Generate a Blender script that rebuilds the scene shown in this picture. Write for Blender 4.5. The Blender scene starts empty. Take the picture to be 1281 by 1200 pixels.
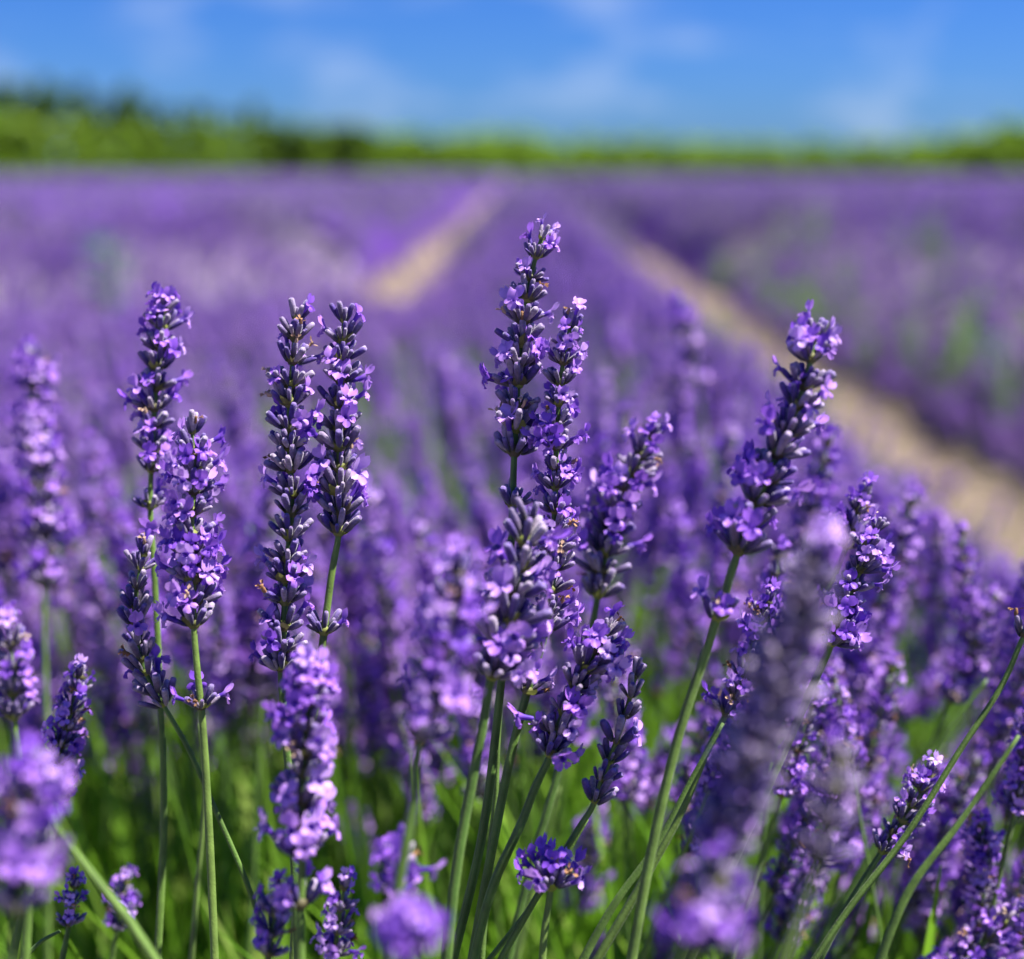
import bpy, math, random
import numpy as np
from mathutils import Vector, Matrix

# ------------------------------------------------------------------ camera, sky, sun, exposure
scene = bpy.context.scene
PW, PH = 1281.0, 1200.0
LENS, SENSOR = 50.0, 36.0
FPX = LENS / SENSOR * PW
CAM_H = 0.70
HORIZON_Y, VP_X = 217.0, 648.0
FOCUS = 0.395
cam_d = bpy.data.cameras.new('camera')
cam = bpy.data.objects.new('camera', cam_d)
scene.collection.objects.link(cam)
cam_d.lens = LENS; cam_d.sensor_width = SENSOR; cam_d.sensor_fit = 'HORIZONTAL'
cam_d.clip_start = 0.02; cam_d.clip_end = 3000
PITCH = math.atan((PH / 2 - HORIZON_Y) / FPX)
YAW = math.atan((VP_X - PW / 2) / FPX)
cam.location = (0, 0, CAM_H)
cam.rotation_euler = (math.pi / 2 - PITCH, 0, YAW)
cam_d.dof.use_dof = True
cam_d.dof.focus_distance = FOCUS
cam_d.dof.aperture_fstop = 4.8
cam_d.dof.aperture_blades = 0
scene.camera = cam
CM = cam.rotation_euler.to_matrix()
CL = Vector(cam.location)

SUN_DIR = Vector((0.48, 0.02, 0.87)).normalized()     # towards the sun: high, from the right
world = bpy.data.worlds.new('World'); scene.world = world; world.use_nodes = True
nt = world.node_tree; nt.nodes.clear()
def nd(t, typ, **kw):
    n = t.nodes.new(typ)
    for k, v in kw.items():
        if k == 'inp':
            for kk, vv in v.items(): n.inputs[kk].default_value = vv
        else: setattr(n, k, v)
    return n
sky = nd(nt, 'ShaderNodeTexSky', sky_type='NISHITA', sun_disc=False)
sky.sun_elevation = math.asin(SUN_DIR.z)
sky.sun_rotation = math.atan2(SUN_DIR.x, SUN_DIR.y)
sky.altitude = 0; sky.air_density = 1.0; sky.dust_density = 0.4; sky.ozone_density = 2.5
hsv = nd(nt, 'ShaderNodeHueSaturation', inp={'Saturation': 1.25, 'Value': 0.85})
nt.links.new(sky.outputs[0], hsv.inputs['Color'])
# thin cloud wisps, all round the sky
tc = nd(nt, 'ShaderNodeTexCoord')
mp = nd(nt, 'ShaderNodeMapping'); mp.inputs['Scale'].default_value = (1.0, 1.0, 2.6); mp.inputs['Location'].default_value = (0.35, 0.1, 0.0)
cn = nd(nt, 'ShaderNodeTexNoise', inp={'Scale': 11.0, 'Detail': 4.0, 'Roughness': 0.5, 'Distortion': 0.2})
cr = nd(nt, 'ShaderNodeMapRange', inp={'From Min': 0.50, 'From Max': 0.72, 'To Min': 0.0, 'To Max': 0.42})
mx = nd(nt, 'ShaderNodeMix', data_type='RGBA')
mx.inputs[7].default_value = (4.6, 5.5, 7.2, 1)
nt.links.new(tc.outputs['Generated'], mp.inputs[0]); nt.links.new(mp.outputs[0], cn.inputs['Vector'])
nt.links.new(cn.outputs[0], cr.inputs[0]); nt.links.new(cr.outputs[0], mx.inputs[0])
tint = nd(nt, 'ShaderNodeMix', data_type='RGBA', blend_type='MULTIPLY'); tint.inputs[0].default_value = 1.0
tint.inputs[7].default_value = (0.25, 0.50, 1.12, 1)
nt.links.new(hsv.outputs[0], tint.inputs[6]); nt.links.new(tint.outputs[2], mx.inputs[6])
bg = nd(nt, 'ShaderNodeBackground', inp={'Strength': 0.050})
wo = nd(nt, 'ShaderNodeOutputWorld')
nt.links.new(mx.outputs[2], bg.inputs[0]); nt.links.new(bg.outputs[0], wo.inputs[0])

sun_d = bpy.data.lights.new('sun', 'SUN'); sun_d.energy = 5.0; sun_d.angle = math.radians(0.53); sun_d.color = (1.0, 0.95, 0.88)
sun = bpy.data.objects.new('sun', sun_d); scene.collection.objects.link(sun)
sun.rotation_euler = SUN_DIR.to_track_quat('Z', 'Y').to_euler()
scene.view_settings.view_transform = 'Standard'; scene.view_settings.look = 'None'
scene.view_settings.exposure = 1.5; scene.view_settings.gamma = 1.0
scene.cycles.use_denoising = True
scene.cycles.max_bounces = 8; scene.cycles.transmission_bounces = 4; scene.cycles.transparent_max_bounces = 4

rng = random.Random(7)
nrg = np.random.default_rng(7)
COL = scene.collection

def unproject(px, py, depth):
    v = Vector(((px - PW / 2) / FPX * depth, -(py - PH / 2) / FPX * depth, -depth))
    return CL + CM @ v
def project(p):
    v = CM.transposed() @ (Vector(p) - CL)
    if v.z > -0.01: return None
    return PW / 2 + v.x / -v.z * FPX, PH / 2 - v.y / -v.z * FPX, -v.z

# ------------------------------------------------------------------ materials
def mat(name):
    m = bpy.data.materials.new(name); m.use_nodes = True
    t = m.node_tree; t.nodes.clear()
    return m, t
def ramp(t, stops, fac):
    r = nd(t, 'ShaderNodeValToRGB')
    e = r.color_ramp.elements
    while len(e) < len(stops): e.new(0.5)
    for el, (p, c) in zip(e, stops): el.position = p; el.color = (*c, 1)
    t.links.new(fac, r.inputs[0]); return r.outputs[0]
def mixc(t, a, b, fac, blend='MIX'):
    n = nd(t, 'ShaderNodeMix', data_type='RGBA', blend_type=blend)
    for sock, v in ((n.inputs[0], fac), (n.inputs[6], a), (n.inputs[7], b)):
        if isinstance(v, (int, float)): sock.default_value = v
        elif isinstance(v, tuple): sock.default_value = (*v, 1)
        else: t.links.new(v, sock)
    return n.outputs[2]
def math_n(t, op, a, b=0.0):
    n = nd(t, 'ShaderNodeMath', operation=op)
    for i, v in enumerate((a, b)):
        if isinstance(v, (int, float)): n.inputs[i].default_value = v
        else: t.links.new(v, n.inputs[i])
    return n.outputs[0]
def attr(t, name):
    return nd(t, 'ShaderNodeAttribute', attribute_name=name).outputs['Fac']
def piece_random(t):
    """one random value for each piece: the object's own plus the one stored on merged pieces"""
    o = nd(t, 'ShaderNodeObjectInfo').outputs['Random']
    return math_n(t, 'FRACT', math_n(t, 'ADD', o, attr(t, 'rnd')))
def noise(t, scale, detail=3.0, rough=0.55, coord='Object'):
    c = nd(t, 'ShaderNodeTexCoord')
    n = nd(t, 'ShaderNodeTexNoise', inp={'Scale': scale, 'Detail': detail, 'Roughness': rough})
    t.links.new(c.outputs[coord], n.inputs['Vector']); return n.outputs[0]
def surface(t, color, rough=0.6, transl=0.0, tcolor=None, sheen=0.0, bump=None, bstr=0.3, bdist=0.001, spec=0.35):
    p = nd(t, 'ShaderNodeBsdfPrincipled', inp={'Roughness': rough, 'Specular IOR Level': spec, 'Sheen Weight': sheen, 'Sheen Roughness': 0.4})
    if isinstance(color, tuple): p.inputs['Base Color'].default_value = (*color, 1)
    else: t.links.new(color, p.inputs['Base Color'])
    if bump is not None:
        b = nd(t, 'ShaderNodeBump', inp={'Strength': bstr, 'Distance': bdist})
        t.links.new(bump, b.inputs['Height']); t.links.new(b.outputs[0], p.inputs['Normal'])
    out = nd(t, 'ShaderNodeOutputMaterial'); sh = p.outputs[0]
    if transl > 0:
        tr = nd(t, 'ShaderNodeBsdfTranslucent')
        c = tcolor if tcolor is not None else color
        if isinstance(c, tuple): tr.inputs[0].default_value = (*c, 1)
        else: t.links.new(c, tr.inputs[0])
        ms = nd(t, 'ShaderNodeMixShader', inp={0: transl})
        t.links.new(p.outputs[0], ms.inputs[1]); t.links.new(tr.outputs[0], ms.inputs[2]); sh = ms.outputs[0]
    t.links.new(sh, out.inputs[0])

M = {}
# calyx: grey-violet felt, green at the foot, paler mauve at the mouth
m, t = mat('calyx_felt'); M['calyx'] = m
r = piece_random(t)
c1 = ramp(t, [(0.0, (0.06, 0.07, 0.04)), (0.25, (0.085, 0.068, 0.11)), (0.62, (0.155, 0.115, 0.22)), (0.92, (0.36, 0.29, 0.45)), (1.0, (0.12, 0.06, 0.22))], attr(t, 't'))
c2 = ramp(t, [(0.0, (0.05, 0.065, 0.05)), (0.3, (0.05, 0.035, 0.14)), (0.75, (0.09, 0.05, 0.26)), (1.0, (0.20, 0.14, 0.36))], attr(t, 't'))
cc = mixc(t, c1, c2, ramp(t, [(0.35, (0, 0, 0)), (0.75, (1, 1, 1))], r))
cc = mixc(t, cc, (0.48, 0.40, 0.48), math_n(t, 'MULTIPLY', math_n(t, 'GREATER_THAN', math_n(t, 'FRACT', math_n(t, 'MULTIPLY', r, 7.3)), 0.76), 0.5))
cc = mixc(t, cc, ramp(t, [(0.35, (0.45, 0.45, 0.45)), (0.65, (1.25, 1.25, 1.25))], noise(t, 900.0, 2.0)), 0.7, 'MULTIPLY')
surface(t, cc, rough=0.75, sheen=0.35, transl=0.05, bump=noise(t, 2500.0, 2.0), bstr=0.5, bdist=0.0004, spec=0.15)
# petals
m, t = mat('petal_violet'); M['petal'] = m
r = piece_random(t)
base = ramp(t, [(0.0, (0.22, 0.075, 0.62)), (0.35, (0.39, 0.155, 0.76)), (0.7, (0.54, 0.28, 0.84)), (1.0, (0.66, 0.43, 0.90))], r)
cc = mixc(t, (0.10, 0.03, 0.42), base, ramp(t, [(0.1, (0, 0, 0)), (0.55, (1, 1, 1))], attr(t, 't')))
cc = mixc(t, cc, ramp(t, [(0.3, (0.7, 0.7, 0.75)), (0.7, (1.1, 1.08, 1.05))], noise(t, 500.0, 2.0)), 0.8, 'MULTIPLY')
surface(t, cc, rough=0.5, transl=0.32, sheen=0.1, spec=0.35)
# withered corolla, tan
m, t = mat('withered_tan'); M['tan'] = m
r = piece_random(t)
surface(t, ramp(t, [(0.0, (0.16, 0.08, 0.04)), (0.55, (0.40, 0.21, 0.10)), (1.0, (0.50, 0.38, 0.30))], r), rough=0.8, transl=0.25)
# bract
m, t = mat('bract_green'); M['bract'] = m
r = piece_random(t)
surface(t, ramp(t, [(0.0, (0.10, 0.075, 0.05)), (0.4, (0.13, 0.13, 0.045)), (1.0, (0.26, 0.30, 0.06))], r), rough=0.6, transl=0.25)
# stem
m, t = mat('stem_green'); M['stem'] = m
r = piece_random(t)
cc = ramp(t, [(0.0, (0.05, 0.12, 0.02)), (0.5, (0.075, 0.16, 0.025)), (1.0, (0.14, 0.22, 0.045))], r)
cc = mixc(t, cc, (0.17, 0.28, 0.07), math_n(t, 'MULTIPLY', attr(t, 't'), 0.6))
cc = mixc(t, cc, ramp(t, [(0.35, (0.6, 0.6, 0.55)), (0.65, (1.15, 1.12, 1.0))], noise(t, 160.0, 4.0)), 0.8, 'MULTIPLY')
surface(t, cc, rough=0.55, transl=0.08, sheen=0.06, bump=noise(t, 1800.0, 2.0), bstr=0.5, bdist=0.0003)
# leaf
m, t = mat('leaf_green'); M['leaf'] = m
r = piece_random(t)
cc = ramp(t, [(0.0, (0.09, 0.21, 0.015)), (0.5, (0.15, 0.32, 0.02)), (0.85, (0.21, 0.38, 0.035)), (1.0, (0.30, 0.38, 0.10))], r)
surface(t, cc, rough=0.45, transl=0.48, tcolor=mixc(t, cc, (0.20, 0.42, 0.03), 0.6), spec=0.4)
# weed leaf
m, t = mat('weed_leaf'); M['weed'] = m
surface(t, ramp(t, [(0.0, (0.03, 0.16, 0.04)), (1.0, (0.06, 0.26, 0.07))], piece_random(t)), rough=0.5, transl=0.35)
# soil
m, t = mat('sandy_soil'); M['soil'] = m
cc = ramp(t, [(0.25, (0.13, 0.098, 0.072)), (0.5, (0.20, 0.155, 0.115)), (0.75, (0.265, 0.215, 0.165))], noise(t, 9.0, 8.0, 0.7))
cc = mixc(t, cc, (0.12, 0.17, 0.04), ramp(t, [(0.62, (0, 0, 0)), (0.78, (0.4, 0.4, 0.4))], noise(t, 1.7, 4.0)))
surface(t, cc, rough=0.95, bump=noise(t, 40.0, 8.0, 0.7), bstr=0.8, bdist=0.02, spec=0.15)
m, t = mat('meadow_grass'); M['meadow'] = m
surface(t, ramp(t, [(0.3, (0.05, 0.10, 0.015)), (0.7, (0.11, 0.19, 0.03))], noise(t, .3, 6.0)), rough=0.9)
# foliage body under the flowers (near rows) and the far rows in bloom
m, t = mat('row_foliage'); M['mound'] = m
cc = ramp(t, [(0.3, (0.035, 0.075, 0.015)), (0.55, (0.075, 0.15, 0.025)), (0.75, (0.13, 0.17, 0.07))], noise(t, 25.0, 6.0, 0.7))
surface(t, cc, rough=0.8, bump=noise(t, 60.0, 5.0, 0.7), bstr=1.0, bdist=0.02)
m, t = mat('row_side'); M['side'] = m
cc = ramp(t, [(0.3, (0.10, 0.11, 0.07)), (0.45, (0.19, 0.16, 0.20)), (0.6, (0.26, 0.18, 0.36)), (0.8, (0.33, 0.26, 0.42))], noise(t, 30.0, 6.0, 0.75))
surface(t, cc, rough=0.95, bump=noise(t, 60.0, 4.0, 0.7), bstr=1.0, bdist=0.02, spec=0.03)
m, t = mat('far_bloom'); M['bloom'] = m
cc = ramp(t, [(0.28, (0.035, 0.024, 0.08)), (0.45, (0.085, 0.037, 0.21)), (0.6, (0.12, 0.05, 0.30)), (0.8, (0.15, 0.085, 0.28))], noise(t, 14.0, 6.0, 0.75))
cc = mixc(t, cc, (0.15, 0.15, 0.12), ramp(t, [(0.55, (0, 0, 0)), (0.75, (0.4, 0.4, 0.4))], noise(t, 0.35, 3.0)))
surface(t, cc, rough=0.95, bump=noise(t, 20.0, 4.0, 0.7), bstr=1.0, bdist=0.06, spec=0.03)
# trees
for key, a, b in (('crown_light', (0.15, 0.29, 0.012), (0.27, 0.41, 0.02)), ('crown_dark', (0.055, 0.13, 0.012), (0.12, 0.21, 0.02))):
    m, t = mat(key); M[key] = m
    surface(t, mixc(t, a, b, piece_random(t)), rough=0.55, transl=0.4, tcolor=mixc(t, (0.14, 0.28, 0.02), b, 0.5))
m, t = mat('bark'); M['bark'] = m
surface(t, ramp(t, [(0.3, (0.06, 0.045, 0.03)), (0.7, (0.16, 0.13, 0.10))], noise(t, 3.0, 5.0)), rough=0.9)

# ------------------------------------------------------------------ mesh helpers
class Geo:
    """points, faces, per-face material slot, and the two point values t (along the piece) and rnd (one per piece)"""
    def __init__(s): s.v = []; s.f = []; s.mi = []; s.t = []; s.r = []; s.n = 0
    def add(s, v, f, mi=0, t=None, rnd=0.0, mtx=None):
        v = np.asarray(v, float)
        if mtx is not None:
            A = np.array(mtx); v = v @ A[:3, :3].T + A[:3, 3]
        s.v.append(v); o = s.n
        s.f += [tuple(i + o for i in q) for q in f]
        s.mi += [mi] * len(f) if isinstance(mi, int) else list(mi)
        s.t.append(np.zeros(len(v)) if t is None else np.asarray(t, float))
        s.r.append(np.full(len(v), rnd)); s.n += len(v)
    def add_geo(s, g, mtx=None, rnd=0.0, mmap=None):
        v, f, mi, t = g.flat()
        s.add(v, f, mi if mmap is None else [mmap[i] for i in mi], t, rnd, mtx)
    def flat(s):
        return np.concatenate(s.v), s.f, s.mi, np.concatenate(s.t)
    def mesh(s, name, mats, smooth=True):
        me = bpy.data.meshes.new(name)
        v = np.concatenate(s.v)
        me.from_pydata(v.tolist(), [], s.f)
        for mm in mats: me.materials.append(M[mm])
        me.polygons.foreach_set('material_index', np.array(s.mi, dtype=np.int32))
        me.polygons.foreach_set('use_smooth', np.full(len(s.f), smooth))
        a = me.attributes.new('t', 'FLOAT', 'POINT'); a.data.foreach_set('value', np.concatenate(s.t).astype(np.float32))
        a = me.attributes.new('rnd', 'FLOAT', 'POINT'); a.data.foreach_set('value', np.concatenate(s.r).astype(np.float32))
        me.update(); return me

def obj(name, data, parent=None, mtx=None, link=True):
    o = bpy.data.objects.new(name, data)
    if link: COL.objects.link(o)
    if parent is not None: o.parent = parent
    if mtx is not None: o.matrix_basis = mtx
    return o
def tag(o, label=None, cat=None, group=None, kind=None):
    if label: o['label'] = label
    if cat: o['category'] = cat
    if group: o['group'] = group
    if kind: o['kind'] = kind
    return o

def lathe(rings, sides, rib=0.0, cap=True):
    """rings: (z, radius, t)"""
    v, f, t = [], [], []
    for z, r, tt in rings:
        for i in range(sides):
            a = 2 * math.pi * i / sides
            rr = r * (1 - (rib if i % 2 else 0))
            v.append((rr * math.cos(a), rr * math.sin(a), z)); t.append(tt)
    for k in range(len(rings) - 1):
        for i in range(sides):
            j = (i + 1) % sides
            f.append((k * sides + i, k * sides + j, (k + 1) * sides + j, (k + 1) * sides + i))
    if cap: f.append(tuple(range((len(rings) - 1) * sides, len(rings) * sides)))
    return v, f, t

# ---- flower pieces, in metres
CL_LEN = 0.0060
def calyx_geo(rg, hi=True, ln=CL_LEN, fat=1.0):
    g = Geo(); s = ln; q = fat * rg.uniform(0.74, 1.0)
    if hi:
        rings = [(0, .07, 0), (.14, .125, .12), (.42, .17, .4), (.72, .178, .7), (.92, .16, .9), (1.0, .115, .97), (.985, .03, 1)]
        v, f, t = lathe([(z * s, r_ * s * q, tt) for z, r_, tt in rings], 10, 0.13)
    else:
        rings = [(0, .07, 0), (.3, .155, .3), (.8, .17, .8), (1.0, .07, 1)]
        v, f, t = lathe([(z * s, r_ * s * q, tt) for z, r_, tt in rings], 6, 0)
    v = np.array(v); b = rg.uniform(-.10, .06); v[:, 0] += b * (v[:, 2] / s) ** 2 * s
    g.add(v, f, 0, t); return g

def lobe(rg, az, length, width, out, hi=True):
    """one petal lobe leaving the tube mouth at azimuth az, 'out' = how far it spreads (0 erect .. 1 flat, >1 reflexed)"""
    nu, nv = (4, 5) if hi else (3, 3)
    v, t = [], []
    ph = rg.uniform(0, 6); curl = rg.uniform(.1, .35); a0 = math.radians(90 * (1 - out))
    for j in range(nv):
        w = j / (nv - 1)
        prof = width * (.45 + .85 * math.sin(min(w, .999) ** .8 * math.pi * .82)) * (0.62 if w == 1 else 1)
        # arc of the mid line
        ang = a0 - curl * w * 1.6
        rad = .00085 + length * w * math.cos((a0 + ang) / 2)
        z = length * w * math.sin((a0 + ang) / 2)
        for i in range(nu):
            u = (i / (nu - 1) - .5) * 2
            x = u * prof * .5
            ruff = (.00030 * math.sin(ph + u * 4 + w * 5) + .00020 * math.sin(2 * ph + u * 9)) * w
            cup = .00042 * u * u * (1 if math.sin(ph * 3) > -.4 else -1)
            v.append((rad + cup * .4 + ruff * .5, x, z + cup + ruff)); t.append(.45 + .55 * w)
    f = [(j * nu + i, j * nu + i + 1, (j + 1) * nu + i + 1, (j + 1) * nu + i) for j in range(nv - 1) for i in range(nu - 1)]
    v = np.array(v); c, s_ = math.cos(az), math.sin(az)
    v = np.stack([v[:, 0] * c - v[:, 1] * s_, v[:, 0] * s_ + v[:, 1] * c, v[:, 2]], 1)
    return v, f, t
def floret_geo(rg, hi=True):
    """two-lipped corolla: tube, two tall upper lobes (-X side), three lower lobes (+X side)"""
    g = Geo()
    T = .0024 * rg.uniform(.8, 1.2)
    v, f, t = lathe([(-.0012, .0006, 0), (T * .5, .00075, .15), (T, .00115, .4)], 7 if hi else 5, 0, cap=False)
    g.add(v, f, 0, t)
    spec = [(math.pi - .50, .0031, .0025, .35), (math.pi + .50, .0031, .0025, .35), (0, .0024, .0019, 1.1), (1.05, .0021, .0017, .98), (-1.05, .0021, .0017, .98)]
    for az, ln, wd, out in spec:
        v, f, t = lobe(rg, az + rg.uniform(-.12, .12), ln * rg.uniform(.85, 1.15), wd * rg.uniform(.85, 1.15), out + rg.uniform(-.15, .15), hi)
        v[:, 2] += T
        g.add(v, f, 0, t)
    return g
def withered_geo(rg):
    g = Geo()
    v, f, t = lathe([(-.0005, .0005, 0), (.0008, .0007, .4), (.0016, .0004, .8), (.0021, .0007, 1)], 5, .3)
    v = np.array(v) + nrg.normal(0, .00018, (len(v), 3)); g.add(v, f, 0, t)
    for k in range(3):
        v, f, t = lobe(rg, rg.uniform(0, 6.3), .0014, .0010, rg.uniform(.3, 1.1), False)
        v[:, 2] += .0016; g.add(v, f, 0, t)
    return g
def bract_geo(rg, hi=True):
    """broad pointed bract cupping one side of the whorl (towards +X)"""
    g = Geo(); nu, nv = (5, 5) if hi else (3, 3); v = []; t = []
    L, W = .0046 * rg.uniform(.9, 1.15), .0044
    for j in range(nv):
        w = j / (nv - 1)
        half = W * .5 * (math.sin(math.pi * (0.22 + .78 * w)) ** .8 if w < 1 else 0.02)
        for i in range(nu):
            u = (i / (nu - 1) - .5) * 2
            a = u * half / .0030
            rad = .0010 + L * .60 * w
            v.append((rad * math.cos(a * .8), rad * math.sin(a * .8) + u * half * .35, -.0006 + L * (.10 * w + .55 * w * w))); t.append(w)
    f = [(j * nu + i, j * nu + i + 1, (j + 1) * nu + i + 1, (j + 1) * nu + i) for j in range(nv - 1) for i in range(nu - 1)]
    g.add(v, f, 0, t); return g

rg = random.Random(11)
CALYX_HI = [calyx_geo(rg, True, CL_LEN * k_, ft) for k_, ft in ((1, 1), (.93, 1.05), (1.08, .95), (.8, 1.1), (1.0, .9))]
CALYX_LO = [calyx_geo(rg, False) for _ in range(3)]
FLORET_HI = [floret_geo(rg, True) for _ in range(6)]
FLORET_LO = [floret_geo(rg, False) for _ in range(3)]
WITHERED = [withered_geo(rg) for _ in range(4)]
BRACT_HI = [bract_geo(rg, True) for _ in range(3)]; BRACT_LO = [bract_geo(rg, False) for _ in range(2)]
CALYX_ME = [g.mesh('calyx', ['calyx']) for g in CALYX_HI]
FLORET_ME = [g.mesh('floret', ['petal']) for g in FLORET_HI]
WITHERED_ME = [g.mesh('withered_floret', ['tan']) for g in WITHERED]
def bract_pair(bs):
    g = Geo()
    g.add_geo(bs[0], None, .2); g.add_geo(bs[-1], Matrix.Rotation(math.pi, 4, 'Z'), .7)
    v, f, t = lathe([(-.0012, .0011, 0), (.0, .0020, .3), (.0011, .0022, .6), (.0022, .0011, 1)], 8, 0)
    g.add(v, f, 0, t, .4); return g
WHORL_CORE = [bract_pair([a, b]) for a, b in ((BRACT_HI[0], BRACT_HI[1]), (BRACT_HI[2], BRACT_HI[0]), (BRACT_HI[1], BRACT_HI[2]))]
g = Geo(); g.add_geo(WHORL_CORE[0], Matrix.Diagonal((.5, .5, .6, 1)))
TIP_ME = g.mesh('whorl', ['bract'])
WHORL_ME = [g.mesh('whorl', ['bract']) for g in WHORL_CORE]

def frame(z, x):
    z = z.normalized(); x = (x - z * x.dot(z)).normalized(); y = z.cross(x)
    return Matrix(((x.x, y.x, z.x), (x.y, y.y, z.y), (x.z, y.z, z.z))).to_4x4()
def whorl_layout(rg, pf, pw=.06, young=False, top=False, sparse=1.0):
    """placement of the pieces of one whorl about its own axis (Z up the stem): two opposite fans of calyces, some of them open"""
    out = []
    for side in (0, math.pi):
        outer = [-76, -46, -15, 15, 46, 76] if not young else [-55, 0, 55]
        fan = [(a, rg.uniform(34, 64), .0021, rg.uniform(-.0004, .0007)) for a in outer]
        fan += [(a, rg.uniform(16, 34), .0014, .0011) for a in ((-50, 0, 50) if not young else (0,))]
        if top: fan = [(a, rg.uniform(8, 34), .0010, rg.uniform(0, .0008)) for a in (-75, -35, 0, 35, 70)]
        for a, tilt, off, dz in fan:
            if rg.random() > sparse: continue
            az = side + math.radians(a + rg.uniform(-9, 9)); ti = math.radians(tilt * (.75 if young else 1))
            o = Vector((math.cos(az), math.sin(az), 0))
            d = o * math.sin(ti) + Vector((0, 0, 1)) * math.cos(ti)
            mt = Matrix.Translation(o * off * (.6 if young else 1) + Vector((0, 0, dz))) @ frame(d, o)
            ks = rg.choice((.62, .8, .92, 1.0, 1.08, 1.16)) * rg.uniform(.94, 1.06)
            out.append(('calyx', mt @ Matrix.Scale(ks, 4)))
            q = rg.random()
            if q < pf:
                bend = Matrix.Rotation(math.radians(rg.uniform(-4, 24)), 4, 'Y')
                out.append(('floret', mt @ Matrix.Translation((0, 0, CL_LEN * ks * .93)) @ bend @ Matrix.Scale(rg.uniform(.85, 1.2), 4)))
            elif q < pf + pw:
                out.append(('withered', mt @ Matrix.Translation((0, 0, CL_LEN * ks * .95)) @ Matrix.Rotation(rg.uniform(-.5, .5), 4, 'Y')))
    return out
def whorl_geo(rg, pf, pw=.03, top=False, sparse=.9):
    """the same whorl as one body, for flowers that are out of focus"""
    g = Geo()
    g.add_geo(bract_pair([BRACT_LO[0], BRACT_LO[1]]), None, rg.random(), {0: 2})
    for kind, mt in whorl_layout(rg, pf, pw, top=top, sparse=sparse):
        if kind == 'calyx': g.add_geo(rg.choice(CALYX_LO), mt, rg.random(), {0: 0})
        elif kind == 'floret': g.add_geo(rg.choice(FLORET_LO), mt, rg.random(), {0: 1})
        else: g.add_geo(WITHERED[rg.randrange(4)], mt, rg.random(), {0: 3})
    return g
WH_MATS = ['calyx', 'petal', 'bract', 'tan']
rg = random.Random(5)
SOFT = [whorl_geo(rg, pf) for pf in (.12, .18, .25, .32, .40, .45, .5, .55)]
SOFT_BUD_ME = [whorl_geo(rg, pf, sparse=1.0).mesh('whorl', WH_MATS) for pf in (.0, .05)]
SOFT_TOP = [whorl_geo(rg, pf, top=True) for pf in (.2, .5)]
SOFT_ME = [g.mesh('whorl', WH_MATS) for g in SOFT]
SOFT_TOP_ME = [g.mesh('whorl', WH_MATS) for g in SOFT_TOP]

# ---- a curve through points, resampled
def spline(pts, n):
    """smooth curve through uneven points (tangents weighted by chord length, so that it never overshoots)"""
    P = [Vector(p) for p in pts]; L = [(b - a).length for a, b in zip(P, P[1:])]
    T = []
    for i in range(len(P)):
        if i == 0: T.append((P[1] - P[0]) / L[0])
        elif i == len(P) - 1: T.append((P[-1] - P[-2]) / L[-1])
        else:
            d0, d1 = (P[i] - P[i - 1]) / L[i - 1], (P[i + 1] - P[i]) / L[i]
            T.append((d0 * L[i] + d1 * L[i - 1]) / (L[i] + L[i - 1]))
    out = []
    for i in range(len(P) - 1):
        for k in range(n):
            u = k / n; h = L[i]
            out.append(P[i] * (2 * u ** 3 - 3 * u * u + 1) + T[i] * h * (u ** 3 - 2 * u * u + u) + P[i + 1] * (3 * u * u - 2 * u ** 3) + T[i + 1] * h * (u ** 3 - u * u))
    out.append(P[-1]); return out
class Path:
    def __init__(s, pts):
        s.p = pts; s.l = [0.0]
        for a, b in zip(pts, pts[1:]): s.l.append(s.l[-1] + (b - a).length)
    def at(s, d):
        d = max(0, min(d, s.l[-1] - 1e-6)); i = int(np.searchsorted(s.l, d, side='right')) - 1; i = min(i, len(s.p) - 2)
        u = (d - s.l[i]) / max(1e-9, s.l[i + 1] - s.l[i]); return s.p[i].lerp(s.p[i + 1], u)
    def tan(s, d): return (s.at(d + .002) - s.at(d - .002)).normalized()
def stem_geo(pts, r0, r1, sides=8):
    """square ribbed stem from pts[0] (tip) to pts[-1] (foot)"""
    g = Geo(); v = []; t = []; n = len(pts)
    ref = Vector((0, 1, 0))
    for i, p in enumerate(pts):
        tg = (pts[min(i + 1, n - 1)] - pts[max(i - 1, 0)]).normalized()
        x = (ref - tg * ref.dot(tg)).normalized(); y = tg.cross(x)
        rad = r0 + (r1 - r0) * min(1, i / (n - 1) * 1.4)
        for k in range(sides):
            a = 2 * math.pi * (k + .5) / sides
            ridge = k % 2 == 0
            rr = rad * (1.10 if ridge else .86)
            q = p + (x * math.cos(a) + y * math.sin(a)) * rr
            v.append(q[:]); t.append(1.0 if ridge else 0.0)
    f = [(i * sides + k, i * sides + (k + 1) % sides, (i + 1) * sides + (k + 1) % sides, (i + 1) * sides + k) for i in range(n - 1) for k in range(sides)]
    f.append(tuple(range(sides - 1, -1, -1)))
    g.add(v, f, 0, t); return g

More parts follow.
